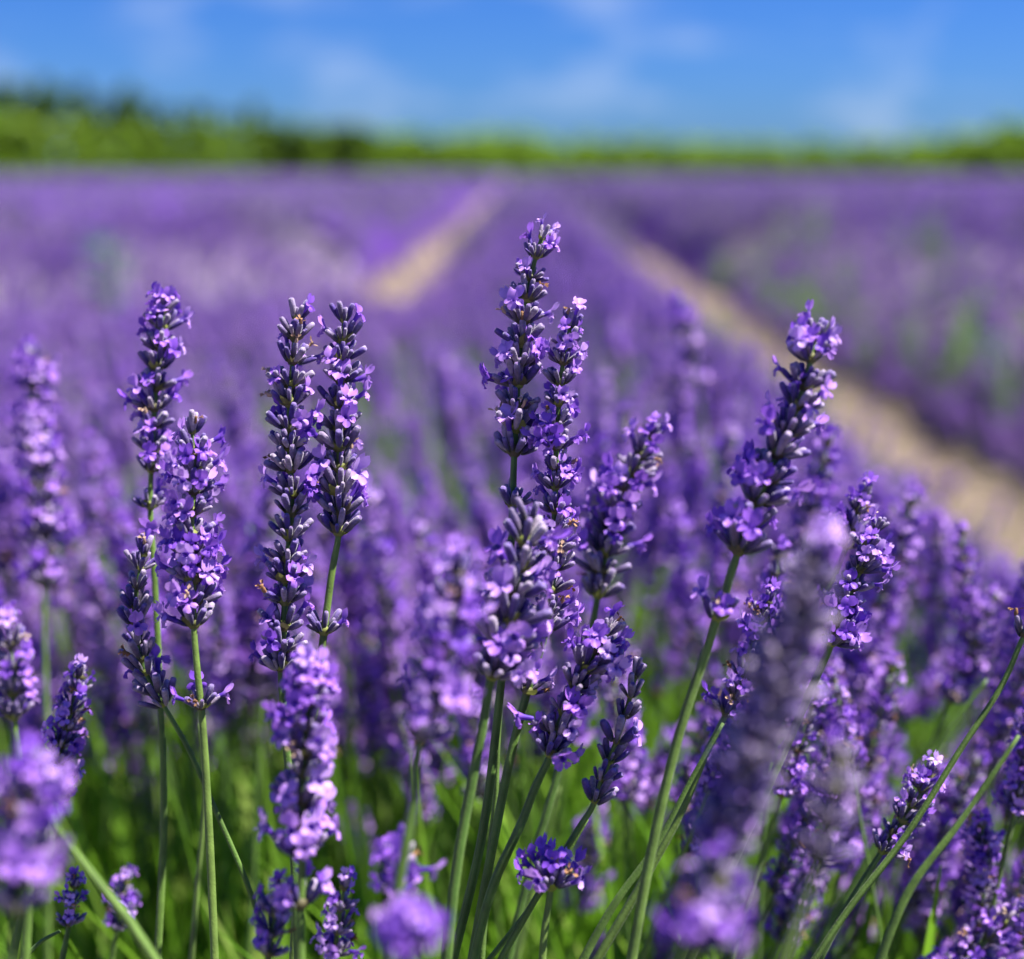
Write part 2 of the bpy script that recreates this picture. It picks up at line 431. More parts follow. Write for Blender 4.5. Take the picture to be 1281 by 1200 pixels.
# ------------------------------------------------------------------ the setting: ground and rows
SP, ROW0, HALF = 1.55, 0.135, 0.57        # row spacing, centre of this row, half width of a row
FIELD_END = 172.0
def noise1(x, s=1.0, k=0.0):
    return np.sin(x * 1.7 * s + k) * .5 + np.sin(x * 3.1 * s + 1.3 * k + 2) * .3 + np.sin(x * 6.7 * s + 2.1 * k + 4) * .2
def canopy(u, y, k=0.0):
    """height of the flower tops across a row (u = -1..1)"""
    h = 0.12 + 0.43 * np.clip(1 - np.abs(u) ** 1.45, 0, 1)
    return h * (1 + .06 * noise1(y, 2.2, k) + .04 * noise1(y, 6.0, k + 3))
g = Geo()
xs = np.array([-900, -200, -60, -20, -8, -4, -2, -1, 0, 1, 2, 4, 8, 20, 60, 200, 900.]); ys = np.array([-60, -4, -1, 0, 1, 2, 4, 8, 16, 40, 90, 180, 400, 1000, 2400.])
v = [(x, y, 0) for y in ys for x in xs]; nx = len(xs)
f = [(j * nx + i, j * nx + i + 1, (j + 1) * nx + i + 1, (j + 1) * nx + i) for j in range(len(ys) - 1) for i in range(nx - 1)]
g.add(v, f); tag(obj('ground', g.mesh('ground', ['soil'])), kind='structure')
g = Geo(); g.add([(-800, 173.5, .004), (800, 173.5, .004), (800, 2300, .004), (-800, 2300, .004)], [(0, 1, 2, 3)])
tag(obj('meadow', g.mesh('meadow', ['meadow'])), kind='structure')

def row_x(k): return ROW0 + k * SP - (.10 if k < 0 else 0)
def mound(g, k, y0, y1, dy, hf, nu=13):
    cx = row_x(k); yy = np.arange(y0, y1 + dy * .5, dy); v = []
    us = np.linspace(-1, 1, nu)
    for y in yy:
        h = canopy(us, y, k) * hf; h[0] = h[-1] = -.02
        edge = 1 + .07 * math.sin(y * 5.1 + k) + .05 * math.sin(y * 11 + 2 * k)
        jit = nrg.normal(0, .012, nu)
        for u, z, j_ in zip(us, h, jit): v.append((cx + u * HALF * .93 * edge, y + j_, z + j_))
    f = [(j * nu + i, j * nu + i + 1, (j + 1) * nu + i + 1, (j + 1) * nu + i) for j in range(len(yy) - 1) for i in range(nu - 1)]
    g.add(v, f)
NEAR = 9.0
g = Geo()
for k in (-4, -3, -2, -1, 1, 2, 3, 4): mound(g, k, -1.2, NEAR, .06, .74)
tag(obj('lavender_bloom', g.mesh('lavender_bloom', ['side'])), 'purple bloom under the single spikes of the rows across the paths', 'lavender', kind='stuff')
g = Geo()
mound(g, 0, .0, NEAR, .06, .45)
tag(obj('lavender_foliage', g.mesh('lavender_foliage', ['mound'])), 'dark green foliage under the flowers of the row with the tall spikes', 'foliage', kind='stuff')
g = Geo()
for k in range(-46, 47):
    y0 = max(NEAR, abs(k) * SP / .62 - 6)
    if y0 < FIELD_END - 5: mound(g, k, y0, FIELD_END, .5 if y0 > 30 else .35, .93, 9)
tag(obj('lavender_field', g.mesh('lavender_field', ['bloom'])), 'far lavender rows merging into one purple sheet before the trees', 'lavender field', kind='stuff')

# ------------------------------------------------------------------ trees along the end of the field
def tree_crown(rg, n, h, w, lo, shape):
    g = Geo(); nr = np.random.default_rng(rg.randrange(9999))
    blobs = []
    for _ in range(26):
        z = rg.uniform(lo, 1); a = rg.uniform(0, 6.28)
        prof = {'tall': math.sin(min(1, (z - lo) / (1 - lo) * .9 + .1) * math.pi) ** .6 * (1.1 - .55 * z), 'round': math.sqrt(max(.02, 1 - ((z - lo) / (1 - lo) * 1.7 - .8) ** 2)), 'bush': math.sqrt(max(.05, 1 - z * z))}[shape]
        r_ = w * prof * rg.uniform(.25, .9); blobs.append((r_ * math.cos(a), r_ * math.sin(a), z * h, w * rg.uniform(.20, .38)))
    for i in range(n):
        bx, by, bz, br = blobs[i % len(blobs)]
        d = nr.normal(0, 1, 3); d /= np.linalg.norm(d); p = np.array((bx, by, bz)) + d * br * nr.uniform(.4, 1.05); p[2] = max(p[2], .05)
        s = nr.uniform(.34, .62) * (1 if shape != 'bush' else .6); a = nr.normal(0, 1, 3); a /= np.linalg.norm(a); b = np.cross(a, d + .01); b /= np.linalg.norm(b) + 1e-9
        q = [p - a * s, p + b * s * .55, p + a * s, p - b * s * .55]
        g.add(q, [(0, 1, 2, 3)], 0, None, float(nr.uniform()))
    return g
def trunk_geo(rg, h, r_):
    pts = [Vector((rg.uniform(-.1, .1) * z, rg.uniform(-.1, .1) * z, z * h)) for z in (1, .7, .4, .15, -.03)]
    g = stem_geo(pts, r_ * .35, r_, 8)
    for k in range(5):
        z = h * rg.uniform(.35, .9); a = rg.uniform(0, 6.28); L = h * rg.uniform(.2, .35); d = Vector((math.cos(a), math.sin(a), .9))
        g2 = stem_geo([Vector((0, 0, z)) + d * L, Vector((0, 0, z)) + d * L * .5 - Vector((0, 0, .1)), Vector((0, 0, z))], r_ * .12, r_ * .3, 6); g.add_geo(g2)
    return g
rg = random.Random(21)
KIND = {}
for key, n, h, w, lo, shape, mt in (('poplar', 1500, 1, 0.20, .08, 'tall', 'crown_dark'), ('ash', 1900, 1, .36, .06, 'round', 'crown_light'), ('dense', 1700, 1, .36, .1, 'round', 'crown_dark'), ('bush', 1500, 1, .75, 0.0, 'bush', 'crown_light')):
    H = {'poplar': 9.0, 'ash': 7.0, 'dense': 6.0, 'bush': 2.6}[key]
    KIND[key] = [(tree_crown(rg, n, H, w * H, lo, shape).mesh('crown', [mt], False), trunk_geo(rg, H * (.8 if key != 'bush' else .5), H * .02).mesh('trunk', ['bark'])) for _ in range(2)] + [H]
LBL = {'poplar': 'tall narrow dark green tree in the wood beyond the lavender field', 'ash': 'light green round crowned tree at the edge of the wood beyond the field',
       'dense': 'dark dense broad tree standing at the low end of the wood', 'bush': 'low bright green bush in the hedge along the end of the lavender field'}
def tree(key, px, dist, top_y, name):
    x = (px - VP_X) / FPX * dist; hgt = (HORIZON_Y - top_y) / FPX * dist + CAM_H
    H = KIND[key][2]; s = hgt / H
    o = obj(name, None); o.location = (x, dist, 0); o.rotation_euler = (0, 0, rng.uniform(0, 6.28)); o.scale = (s * rng.uniform(.9, 1.15), s * rng.uniform(.9, 1.15), s)
    cr_, tr_ = KIND[key][rng.randrange(2)]
    obj('crown', cr_, o); obj('trunk', tr_, o)
    tag(o, LBL[key], 'tree' if key != 'bush' else 'bush', {'poplar': 'tall trees of the wood', 'ash': 'light trees of the wood', 'dense': 'dark trees at the end of the wood', 'bush': 'bushes of the far hedge'}[key])
def sky_line(px):      # height of the tree line in the photograph
    return float(np.interp(px, [-300, 0, 120, 200, 260, 330, 420, 480, 560, 600, 700, 830, 1000, 1120, 1200, 1281, 1500], [96, 108, 114, 126, 134, 138, 156, 172, 178, 175, 185, 184, 189, 187, 178, 164, 150]))
px = -260
while px < 345: tree('poplar', px, rng.uniform(186, 196), sky_line(px) + rng.uniform(-4, 16), 'tall_tree'); px += rng.uniform(14, 26)
px = -260
while px < 420: tree('ash', px, rng.uniform(178, 184), sky_line(px) * .42 + 205 * .58 - rng.uniform(0, 14), 'leafy_tree'); px += rng.uniform(16, 30)
for px in (352, 385, 420, 446): tree('dense', px, rng.uniform(176, 180), 158 + rng.uniform(0, 8), 'dense_tree')
px = 345
while px < 1560: tree('bush', px, rng.uniform(177, 190), max(sky_line(px), 170) + rng.uniform(-5, 8), 'hedge_bush'); px += rng.uniform(9, 17)
px = -280
while px < 1560: tree('bush', px, rng.uniform(174.6, 176), rng.uniform(198, 207), 'hedge_bush'); px += rng.uniform(14, 26)

# ------------------------------------------------------------------ templates for the mass of the field
TPL = bpy.data.collections.new('templates')          # not linked to the scene: source shapes only
def soft_head(rg, n, k=1.0, bend=0.0):
    """flower head of n whorls as one body, foot at the origin"""
    g = Geo(); z = 0; mats = []
    for i in range(n):
        u = i / (n - 1)
        w = SOFT_TOP[rg.randrange(2)] if i == n - 1 else SOFT[rg.randrange(8)]
        s = (1.05 - .35 * u) * k * (.9 if i == 0 else 1)
        g.add_geo(w, Matrix.Translation((bend * u * u, 0, z)) @ Matrix.Rotation(i * math.pi / 2 + rg.uniform(-.3, .3), 4, 'Z') @ Matrix.Scale(s, 4), rg.random())
        z += (.0125 if i == 0 and rg.random() < .5 else .0066) * k
    return g, z
def soft_stem(rg, h, L=.34):
    b = rg.uniform(-.03, .03); c = rg.uniform(-.02, .02)
    pts = [Vector((b * 0, 0, h * .96)), Vector((0, 0, 0)), Vector((0, 0, -.05)), Vector((b * .35, c * .35, -L * .5)), Vector((b, c, -L))]
    return stem_geo(pts, .0006, .0012, 6)
rg = random.Random(31)
HEADS, STEMS, TALL = [], [], []
for i in range(8):
    hg, h = soft_head(rg, rg.randint(7, 12), rg.uniform(.9, 1.15), rg.uniform(-.004, .004)); sg = soft_stem(rg, h)
    HEADS.append(hg); STEMS.append(sg); TALL.append(h)
HEAD_ME = [g.mesh('flower_head', WH_MATS) for g in HEADS]
STEM_ME = [g.mesh('stem', ['stem']) for g in STEMS]
for i in range(8):
    g = Geo(); g.add_geo(HEADS[i], None, 0); g.add_geo(STEMS[i], None, 0, {0: 4})
    g.r = [np.concatenate(HEADS[i].r)] + [np.zeros(len(np.concatenate(STEMS[i].v)))]
    TPL.objects.link(obj('a_stalk_%d' % i, g.mesh('stalk', WH_MATS + ['stem']), link=False))
# coarse clump of flower heads for the distance
def coarse_head(rg, L, r_):
    g = Geo(); n = 6; rings = []
    for i in range(n):
        u = i / (n - 1); rings.append((L * u, r_ * (.75 if i % 2 else 1.15) * (1.05 - .45 * u) * (.55 if i in (0, n - 1) else 1), .3 + .5 * rg.random()))
    v, f, t = lathe(rings, 6, 0); v = np.array(v) + nrg.normal(0, r_ * .16, (len(v), 3)); g.add(v, f, 0, t, rg.random())
    for _ in range(9):
        a = rg.uniform(0, 6.28); z = rg.uniform(.05, .95) * L; o = np.array((math.cos(a), math.sin(a), .4)); c = np.array((math.cos(a) * r_, math.sin(a) * r_, z))
        tx = np.array((-math.sin(a), math.cos(a), 0)) * .0034; up = np.array((o[0] * .4, o[1] * .4, .9)) * .0042
        g.add([c - tx, c + tx, c + tx + up, c - tx + up], [(0, 1, 2, 3)], 1, [.5, .5, 1, 1], rg.random())
    v, f, t = lathe([(-.13, .0012, 0), (0, .001, 0)], 4, 0, cap=False); g.add(v, f, 2, t)
    return g
for i in range(4):
    g = Geo()
    for _ in range(46):
        x, y = rg.uniform(-.2, .2), rg.uniform(-.2, .2)
        mt = Matrix.Translation((x, y, rg.uniform(-.07, .03))) @ Matrix.Rotation(rg.gauss(0, .22), 4, 'X') @ Matrix.Rotation(rg.gauss(0, .22), 4, 'Y')
        g.add_geo(coarse_head(rg, rg.uniform(.045, .085), .0075), mt, rg.random())
    TPL.objects.link(obj('b_clump_%d' % i, g.mesh('clump', ['calyx', 'petal', 'stem']), link=False))
# leaf tufts
LEAFT = bpy.data.collections.new('leaf_templates')
for i in range(5):
    g = Geo()
    for _ in range(26):
        a = rg.uniform(0, 6.28); L = rg.uniform(.05, .20) if i < 3 else rg.uniform(.03, .07); w = rg.uniform(.0012, .0026); ln = rg.uniform(.05, .45)
        bx, by = rg.uniform(-.03, .03), rg.uniform(-.03, .03); d = Vector((math.cos(a), math.sin(a), 0)); sd = Vector((-d.y, d.x, 0)); v = []; t = []
        for j in range(5):
            u = j / 4; p = Vector((bx, by, 0)) + d * L * ln * u ** 1.6 + Vector((0, 0, L * u * (1 - .25 * ln * u)))
            hw = w * (1 - u ** 3) + .0002
            v += [(p - sd * hw)[:], (p + d * hw * .5)[:], (p + sd * hw)[:]]; t += [u] * 3
        f = [(j * 3 + q, j * 3 + q + 1, j * 3 + q + 4, j * 3 + q + 3) for j in range(4) for q in range(2)]
        g.add(v, f, 0, t, rg.random())
    LEAFT.objects.link(obj('tuft_%d' % i, g.mesh('tuft', ['leaf']), link=False))

def scatter(name, pts, rots, scl, idx, coll, label, cat):
    me = bpy.data.meshes.new(name); me.from_pydata(np.asarray(pts, float).tolist(), [], [])
    for an, typ, key, data in (('rot', 'FLOAT_VECTOR', 'vector', rots), ('scl', 'FLOAT', 'value', scl), ('idx', 'INT', 'value', idx)):
        a = me.attributes.new(an, typ, 'POINT'); a.data.foreach_set(key, np.asarray(data).astype(np.int32 if typ == 'INT' else np.float32).ravel())
    o = obj(name, me)
    ng = bpy.data.node_groups.new(name, 'GeometryNodeTree')
    ng.interface.new_socket('Geometry', in_out='INPUT', socket_type='NodeSocketGeometry'); ng.interface.new_socket('Geometry', in_out='OUTPUT', socket_type='NodeSocketGeometry')
    gi, go = ng.nodes.new('NodeGroupInput'), ng.nodes.new('NodeGroupOutput')
    ci = ng.nodes.new('GeometryNodeCollectionInfo'); ci.inputs['Collection'].default_value = coll; ci.inputs['Separate Children'].default_value = True; ci.inputs['Reset Children'].default_value = True
    ip = ng.nodes.new('GeometryNodeInstanceOnPoints'); ip.inputs['Pick Instance'].default_value = True
    def na(nm, dt):
        n = ng.nodes.new('GeometryNodeInputNamedAttribute'); n.data_type = dt; n.inputs['Name'].default_value = nm; return n.outputs['Attribute']
    e2r = ng.nodes.new('FunctionNodeEulerToRotation')
    ng.links.new(na('rot', 'FLOAT_VECTOR'), e2r.inputs[0]); ng.links.new(e2r.outputs[0], ip.inputs['Rotation'])
    ng.links.new(na('scl', 'FLOAT'), ip.inputs['Scale']); ng.links.new(na('idx', 'INT'), ip.inputs['Instance Index'])
    ng.links.new(gi.outputs[0], ip.inputs['Points']); ng.links.new(ci.outputs[0], ip.inputs['Instance']); ng.links.new(ip.outputs[0], go.inputs[0])
    md = o.modifiers.new('scatter', 'NODES'); md.node_group = ng
    tag(o, label, cat, kind='stuff'); return o

# ------------------------------------------------------------------ stalks in sharp focus and their neighbours, read off the photograph
# head: pixels from tip to foot of the flower spike; stem: pixels further down; d: distance from the lens (m); w: width of the spike in pixels; pf: share of open florets
def hero(label, head, stem, d, w, pf, extra=(), sharp=True, young=False, step=1.0, group=None, pw=.022, sparse=1.0, seed=0, dstem=0.0, profile=None):
    rg = random.Random(seed + 100)
    hp = [unproject(x, y, d) for x, y in head]
    sp = [unproject(x, y, d + dstem * (i + 1) / max(1, len(stem))) for i, (x, y) in enumerate(stem)]
    last = (sp[-1] - (sp[-2] if len(sp) > 1 else hp[-1])).normalized()
    p = sp[-1]; zz = max(.03, p.z)
    lat = Vector((last.x, last.y, 0)) / max(.35, -last.z)
    foot = Vector((p.x, p.y, 0)) + lat * zz * .55; mid = p + Vector((lat.x * zz * .36, lat.y * zz * .36, -zz * .5))
    pts = spline(hp + sp + [mid, foot], 8); path = Path(pts)
    headlen = Path(spline(hp, 8)).l[-1]
    root = obj('lavender_stalk', None); root.location = foot; tag(root, label, 'lavender', group)
    base = Matrix.Translation(-foot)
    pm_ = pf if not callable(pf) else sum(pf(q / 9) for q in range(10)) / 10
    k = w / (FPX / d) / (.0142 + (.0085 * pm_ if not young else -.0015))
    stem_pts = [q - foot for q in pts[2:]]
    obj('stem', stem_geo(stem_pts, .00065 * min(1.2, k), .00122 * (.7 if young else 1) * (1.1 if k > 1.1 else 1)).mesh('stem', ['stem']), root)
    n = max(3, round(headlen / (.0061 * step * (k ** .5))))
    slots = [(.0018 + (headlen - .0045 * k) * i / (n - 1), i) for i in range(n)]
    for ex in extra:       # separate whorls lower on the stem, given by pixel
        e = unproject(*ex[:2], d); di = min(range(len(pts)), key=lambda q: (pts[q] - e).length); slots.append((path.l[di], 99))
    az = rg.uniform(0, 3)
    for dist, i in slots:
        u = min(1, dist / headlen); c = path.at(dist + (.001 * k if i == 0 else 0)); up = -path.tan(dist)
        prof = (.80 + .25 * min(1, u * 2.2)) if profile is None else float(np.interp(u, *profile))
        s = k * prof * rg.uniform(.94, 1.07) * (.9 if i == 99 else 1)
        az += math.pi / 2 + rg.uniform(-.35, .35)
        fr = frame(up, Vector((math.cos(az), math.sin(az), .05)))
        mt = base @ Matrix.Translation(c) @ fr @ Matrix.Scale(s, 4)
        pfl = (pf if not callable(pf) else pf(u)) * (.80 if sharp else .85) * rg.choice((.3, .7, 1.0, 1.7))
        if sharp:
            mt = mt @ Matrix.Translation((0, 0, rg.uniform(-.0009, .0009))) @ Matrix.Rotation(rg.uniform(-.16, .16), 4, 'X') @ Matrix.Rotation(rg.uniform(-.16, .16), 4, 'Y')
            wh = obj('whorl', TIP_ME if i == 0 or young else WHORL_ME[rg.randrange(3)], root, mt)
            for kind, pm in whorl_layout(rg, pfl, pw, young, i == 0, (.88 if not young else 1.0) * sparse if i != 99 else .7):
                if kind == 'calyx': obj('calyx', rg.choice(CALYX_ME), wh, pm)
                elif kind == 'floret': obj('floret', rg.choice(FLORET_ME), wh, pm)
                else: obj('withered_floret', rg.choice(WITHERED_ME), wh, pm)
        else:
            q = min(7, max(0, int(pfl * 14 + rg.uniform(-2, 2))))
            obj('whorl', SOFT_TOP_ME[rg.randrange(2)] if i == 0 else (SOFT_BUD_ME[rg.randrange(2)] if pf < .1 else SOFT_ME[q]), root, mt)
    return root

hero('tallest lavender spike, its tip far above all the others', [(681, 288), (668, 330), (655, 400), (648, 480), (643, 575)], [(641, 640), (632, 800), (622, 900), (604, 1040), (560, 1230)], .398, 64, lambda u: .30 if .35 < u < .75 else .14, extra=[(641, 628)], seed=1, profile=([0, .2, .4, 1], [.74, .76, 1.0, 1.15]))
hero('lavender spike with many open florets pressed against the tallest spike', [(716, 398), (705, 450), (697, 540), (694, 640), (690, 730), (680, 800)], [(664, 850), (645, 920), (618, 1050), (585, 1230)], .393, 62, lambda u: .40 if .3 < u < .7 else .2, extra=[(656, 866)], seed=2, profile=([0, .2, 1], [.8, .85, 1.08]))
hero('stout dark lavender spike in front of the foot of the tallest pair', [(664, 640), (655, 690), (640, 760), (625, 820), (612, 858)], [(608, 885), (594, 960), (572, 1080), (556, 1230)], .366, 92, .26, seed=3, profile=([0, .3, .8, 1], [.78, .95, 1.15, 1.05]))
hero('long slim lavender spike, the taller of two standing close together, dark whorls to its foot', [(372, 388), (366, 450), (361, 540), (365, 620), (360, 700), (355, 780), (352, 850)], [(356, 900), (366, 1040), (374, 1230)], .395, 66, lambda u: .12 if u > .55 else .22, seed=4, profile=([0, .3, 1], [.85, .95, 1.08]))
hero('straight lavender spike beside the long slim one, bare green stem below it', [(431, 390), (427, 450), (424, 540), (424, 620), (422, 680)], [(418, 700), (408, 770), (398, 850), (380, 1000), (365, 1230)], .399, 67, lambda u: .32 if .4 < u < .6 or u > .8 else .10, extra=[(402, 792)], seed=5)
hero('lavender spike full of open florets below the two close spikes', [(388, 838), (384, 900), (380, 960), (378, 1020), (378, 1075)], [(376, 1130), (376, 1230)], .350, 88, .48, extra=[(378, 1130)], sharp=True, seed=6)
hero('lavender spike with a bright violet tip and a gap above its lowest whorls', [(206, 380), (200, 430), (194, 500), (190, 570)], [(188, 640), (192, 700), (200, 860), (205, 1000), (196, 1230)], .424, 62, .36, extra=[(189, 590), (189, 628)], seed=7)
hero('bent pale lavender spike curving into a light green slanting stem', [(182, 685), (172, 730), (168, 780), (182, 840), (212, 895)], [(232, 930), (268, 1010), (318, 1130), (345, 1230)], .405, 56, .14, young=True, step=.8, seed=8)
hero('broad violet lavender spike with a single whorl far down its straight stem', [(240, 528), (243, 580), (240, 660), (242, 730), (243, 792)], [(246, 830), (253, 900), (260, 1010), (270, 1230)], .388, 76, .50, extra=[(253, 884)], seed=9, profile=([0, .15, 1], [.85, .98, 1.08]))
hero('leaning lavender spike behind the central group, tipped with one bright floret', [(820, 540), (800, 575), (775, 630), (758, 690), (746, 755)], [(738, 800), (720, 880), (700, 960), (660, 1100), (630, 1230)], .440, 66, .24, seed=10)
hero('leaning lavender spike with pale open florets, its foot lowest of the central group', [(768, 782), (745, 815), (720, 860), (700, 905), (684, 955)], [(674, 975), (652, 1030), (620, 1100), (585, 1230)], .386, 76, .38, seed=11)
hero('small young lavender spike of closed buds on a thin stem', [(797, 838), (786, 880), (772, 925), (755, 970), (738, 1015)], [(728, 1030), (700, 1075), (655, 1150), (610, 1230)], .389, 54, .03, young=True, pw=.02, step=.95, seed=12)
hero('large lavender spike leaning over the path side with a lone whorl below it', [(1020, 412), (1010, 470), (985, 540), (950, 620), (920, 700)], [(906, 745), (885, 810), (855, 900), (820, 1040), (785, 1230)], .368, 88, .36, extra=[(897, 772)], seed=13, profile=([0, .3, .7, 1], [.72, .85, 1.08, 1.0]))
hero('short leaning lavender spike between the large leaning one and the row edge', [(1100, 655), (1085, 690), (1065, 740), (1048, 785), (1036, 815)], [(1020, 850), (985, 930), (930, 1050), (850, 1230)], .405, 62, .34, seed=14)
hero('lavender spike on the longest bare slanting green stem', [(1330, 690), (1310, 735), (1290, 775), (1276, 806)], [(1262, 840), (1200, 940), (1130, 1050), (1060, 1140), (1000, 1230)], .388, 46, .12, young=True, seed=15)
# neighbours out of focus
def soft(label, head, stem, d, w, pf=.35, **kw): return hero(label, head, stem, d, w, pf, sharp=False, **kw)
soft('big dark blurred lavender spike leaning in front of the splayed crowd', [(1022, 690), (1000, 770), (965, 880), (930, 980), (890, 1080)], [(870, 1130), (840, 1230)], .268, 96, .04, seed=16, step=.72)
soft('blurred lavender spike low beside the big dark blurred one', [(1055, 940), (1040, 1010), (1020, 1080)], [(1000, 1140), (970, 1230)], .275, 74, .08, seed=17)
soft('blurred stout lavender head in front of the bent stems and grass', [(42, 950), (34, 1010), (28, 1080), (20, 1150)], [(14, 1190), (8, 1240)], .285, 96, .42, seed=18)
soft('pale flecked lavender spike above a thin dark stem, beside the small tilted one', [(8, 770), (14, 820), (18, 905)], [(22, 940), (30, 1010), (36, 1100), (30, 1230)], .350, 66, .4, seed=19)
soft('small tilted lavender spike with a bright tip above a curved stem', [(102, 838), (92, 880), (75, 940), (60, 1005)], [(50, 1050), (30, 1130), (10, 1230)], .420, 52, .28, seed=20)
soft('tall thin blurred lavender spike standing above the crowd', [(40, 440), (45, 520), (50, 600), (55, 680), (55, 740)], [(56, 800), (60, 1000), (60, 1230)], .540, 52, .3, seed=21)
soft('stout blurred lavender spike between the slim pair and the central group', [(576, 705), (565, 760), (550, 830), (536, 900), (524, 935)], [(516, 1010), (500, 1100), (485, 1230)], .315, 92, .5, seed=22)
soft('broken lavender whorls on a short stalk among the green stems', [(505, 1060), (500, 1090), (494, 1130)], [(490, 1180), (486, 1240)], .335, 66, .25, seed=23, step=2.2)
soft('pale violet blurred tip rising from below between the green stems', [(515, 1150), (500, 1200)], [(492, 1260), (480, 1330)], .270, 84, .5, seed=24)
soft('single opened whorl on a thin stalk beside the young bud spike', [(690, 1095), (688, 1120)], [(682, 1160), (676, 1240)], .378, 70, .2, seed=25, step=2.0)
soft('tiny lavender head near the ground grass', [(95, 1100), (90, 1130), (86, 1160)], [(80, 1190), (70, 1250)], .420, 42, .25, seed=26)
soft('tiny pale lavender head beside the straight stem', [(160, 1095), (152, 1130), (146, 1165)], [(140, 1200), (132, 1260)], .460, 36, .25, seed=27)
soft('short lavender spike at the foot of the floret-filled one', [(432, 1100), (424, 1150), (418, 1200)], [(414, 1230), (408, 1300)], .372, 52, .3, seed=28)
soft('small lavender tuft leaning beneath the floret-filled spike', [(352, 1110), (344, 1150), (336, 1200)], [(332, 1230), (326, 1300)], .355, 56, .3, seed=29)
soft('slim lavender spike behind the slanting stem in the lower row', [(1165, 960), (1140, 1010), (1100, 1070)], [(1075, 1110), (1030, 1190), (1000, 1260)], .412, 54, .3, seed=30)
soft('blurred lavender blossom low beside the slanting green stems', [(905, 1090), (885, 1140), (868, 1200)], [(860, 1240), (850, 1300)], .262, 110, .55, seed=31)
soft('lavender spike half hidden behind the big dark blurred one', [(1086, 612), (1070, 650), (1056, 690)], [(1030, 750), (985, 860), (900, 1060), (840, 1230)], .425, 52, .3, seed=32)
soft('ragged lavender spike just behind the lone whorl of the large leaning stalk', [(965, 745), (945, 800), (925, 860), (905, 900)], [(885, 940), (850, 1020), (800, 1110), (730, 1230)], .412, 58, .42, seed=33)
soft('blurred lavender spike behind the foot of the broad violet one', [(290, 770), (286, 830)], [(284, 900), (282, 1050), (280, 1230)], .62, 40, .3, seed=34)

# light green blades and bare stalks crossing the gaps
def blade(label, pix, d, w, dd=0.0, seed=0):
    P = [unproject(x, y, d + dd * i / (len(pix) - 1)) for i, (x, y) in enumerate(pix)]
    last = (P[-1] - P[-2]).normalized(); p = P[-1]; foot = Vector((p.x, p.y, 0)) + Vector((last.x, last.y, 0)) * p.z * .4
    pts = spline(P + [(p + foot) * .5 + Vector((last.x, last.y, 0)) * .02, foot], 7)
    o = obj('grass_stem', stem_geo([q - foot for q in pts], .0005, w / 2, 6).mesh('grass_stem', ['stem'])); o.location = foot
    tag(o, label, 'stem')
blade('thick pale blurred stem slanting down to the grass beside the tiny head', [(30, 960), (75, 1040), (120, 1100), (160, 1150)], .33, .0028)
blade('second green stem beside the stem of the broad violet spike', [(250, 905), (256, 1000), (248, 1100), (238, 1230)], .44, .0022)
blade('pale slanting blade behind the large leaning stalk', [(1235, 850), (1190, 910), (1155, 970), (1100, 1050)], .47, .0034)
blade('long slanting stem under the slim lower spike', [(1275, 920), (1200, 1030), (1140, 1110), (1090, 1230)], .365, .0030)
blade('dark stem running beside the stem of the large leaning spike', [(905, 905), (868, 970), (820, 1060), (770, 1130), (715, 1230)], .40, .0028)
blade('thin bare stem forking from the central stems', [(735, 1025), (700, 1085), (660, 1140), (590, 1230)], .40, .0018)
blade('broad green stem rising among the central group', [(628, 870), (624, 920), (620, 1000), (610, 1100), (600, 1230)], .41, .0026)
blade('pale green blade behind the central stems', [(700, 985), (680, 1060), (660, 1140), (640, 1230)], .50, .0030)
blade('thin light stem standing in the green gap by the bent spike', [(330, 880), (322, 980), (318, 1100), (310, 1230)], .56, .0026)
blade('short thin blade at the foot of the grass gap', [(75, 1165), (52, 1178), (30, 1200), (5, 1230)], .40, .0016)

# ------------------------------------------------------------------ the crowd: individual stalks nearest the lens, the rest as one mass
def row_lean(u, rg_):
    # stalks splay away from the middle of their row
    return .10 + .62 * u + rg_.normal(0, .13)
def path_side(x):         # the row falls away towards the sandy path
    return .7 * (1 - x / .86)
cand = []
for k in range(-5, 6):
    y1 = 7.5
    dens = 620 if k == 0 else (560 if abs(k) < 3 else 300)
    y0 = .40 if k == 0 else max(.6, abs(k) * 1.2)
    n = int((y1 - y0) * 2 * HALF * dens)
    for _ in range(n):
        u = nrg.uniform(-1, 1); y = y0 + (y1 - y0) * nrg.uniform() ** (1.25 if k == 0 else 1.0)
        x = row_x(k) + u * HALF
        if abs(x) > .5 * y + .5: continue
        hd = rng.randrange(8)
        s = nrg.uniform(.68, 1.0)
        top = float(canopy(u, y, k)) * nrg.normal(.97, .06) - (nrg.uniform(0, .16) if nrg.uniform() < .45 and (k or x > .05 or y > 1.2) else 0)
        if k == 0 and y < 1.6: top += .03 * (1.6 - y) / 1.2
        ln = row_lean(u, nrg)
        if k == 0 and x > .1: top = min(top, path_side(x + math.sin(ln) * TALL[hd] * s) + nrg.normal(0, .015))
        z = max(.03, top - TALL[hd] * s * math.cos(ln))
        cand.append((x, y, z, ln, nrg.normal(-.05, .15), s, hd, k))
for _ in range(760):      # the splayed side of this row, thick with lower spikes
    y = nrg.uniform(.50, 1.7); x = nrg.uniform(.02, .36 + .26 * y); hd = rng.randrange(8); s = nrg.uniform(.58, .95)
    ln = .34 + .85 * x + nrg.normal(0, .14)
    hi = min(float(np.interp(x, [0, .3, .75], [.55, .50, .36])), path_side(x + math.sin(ln) * TALL[hd] * s) + (.05 if y < .8 else .02)); z = max(.03, nrg.uniform(min(.22, hi - .06), hi) - TALL[hd] * s * math.cos(ln))
    cand.append((x, y, z, ln, nrg.normal(-.05, .15), s, hd, 0))
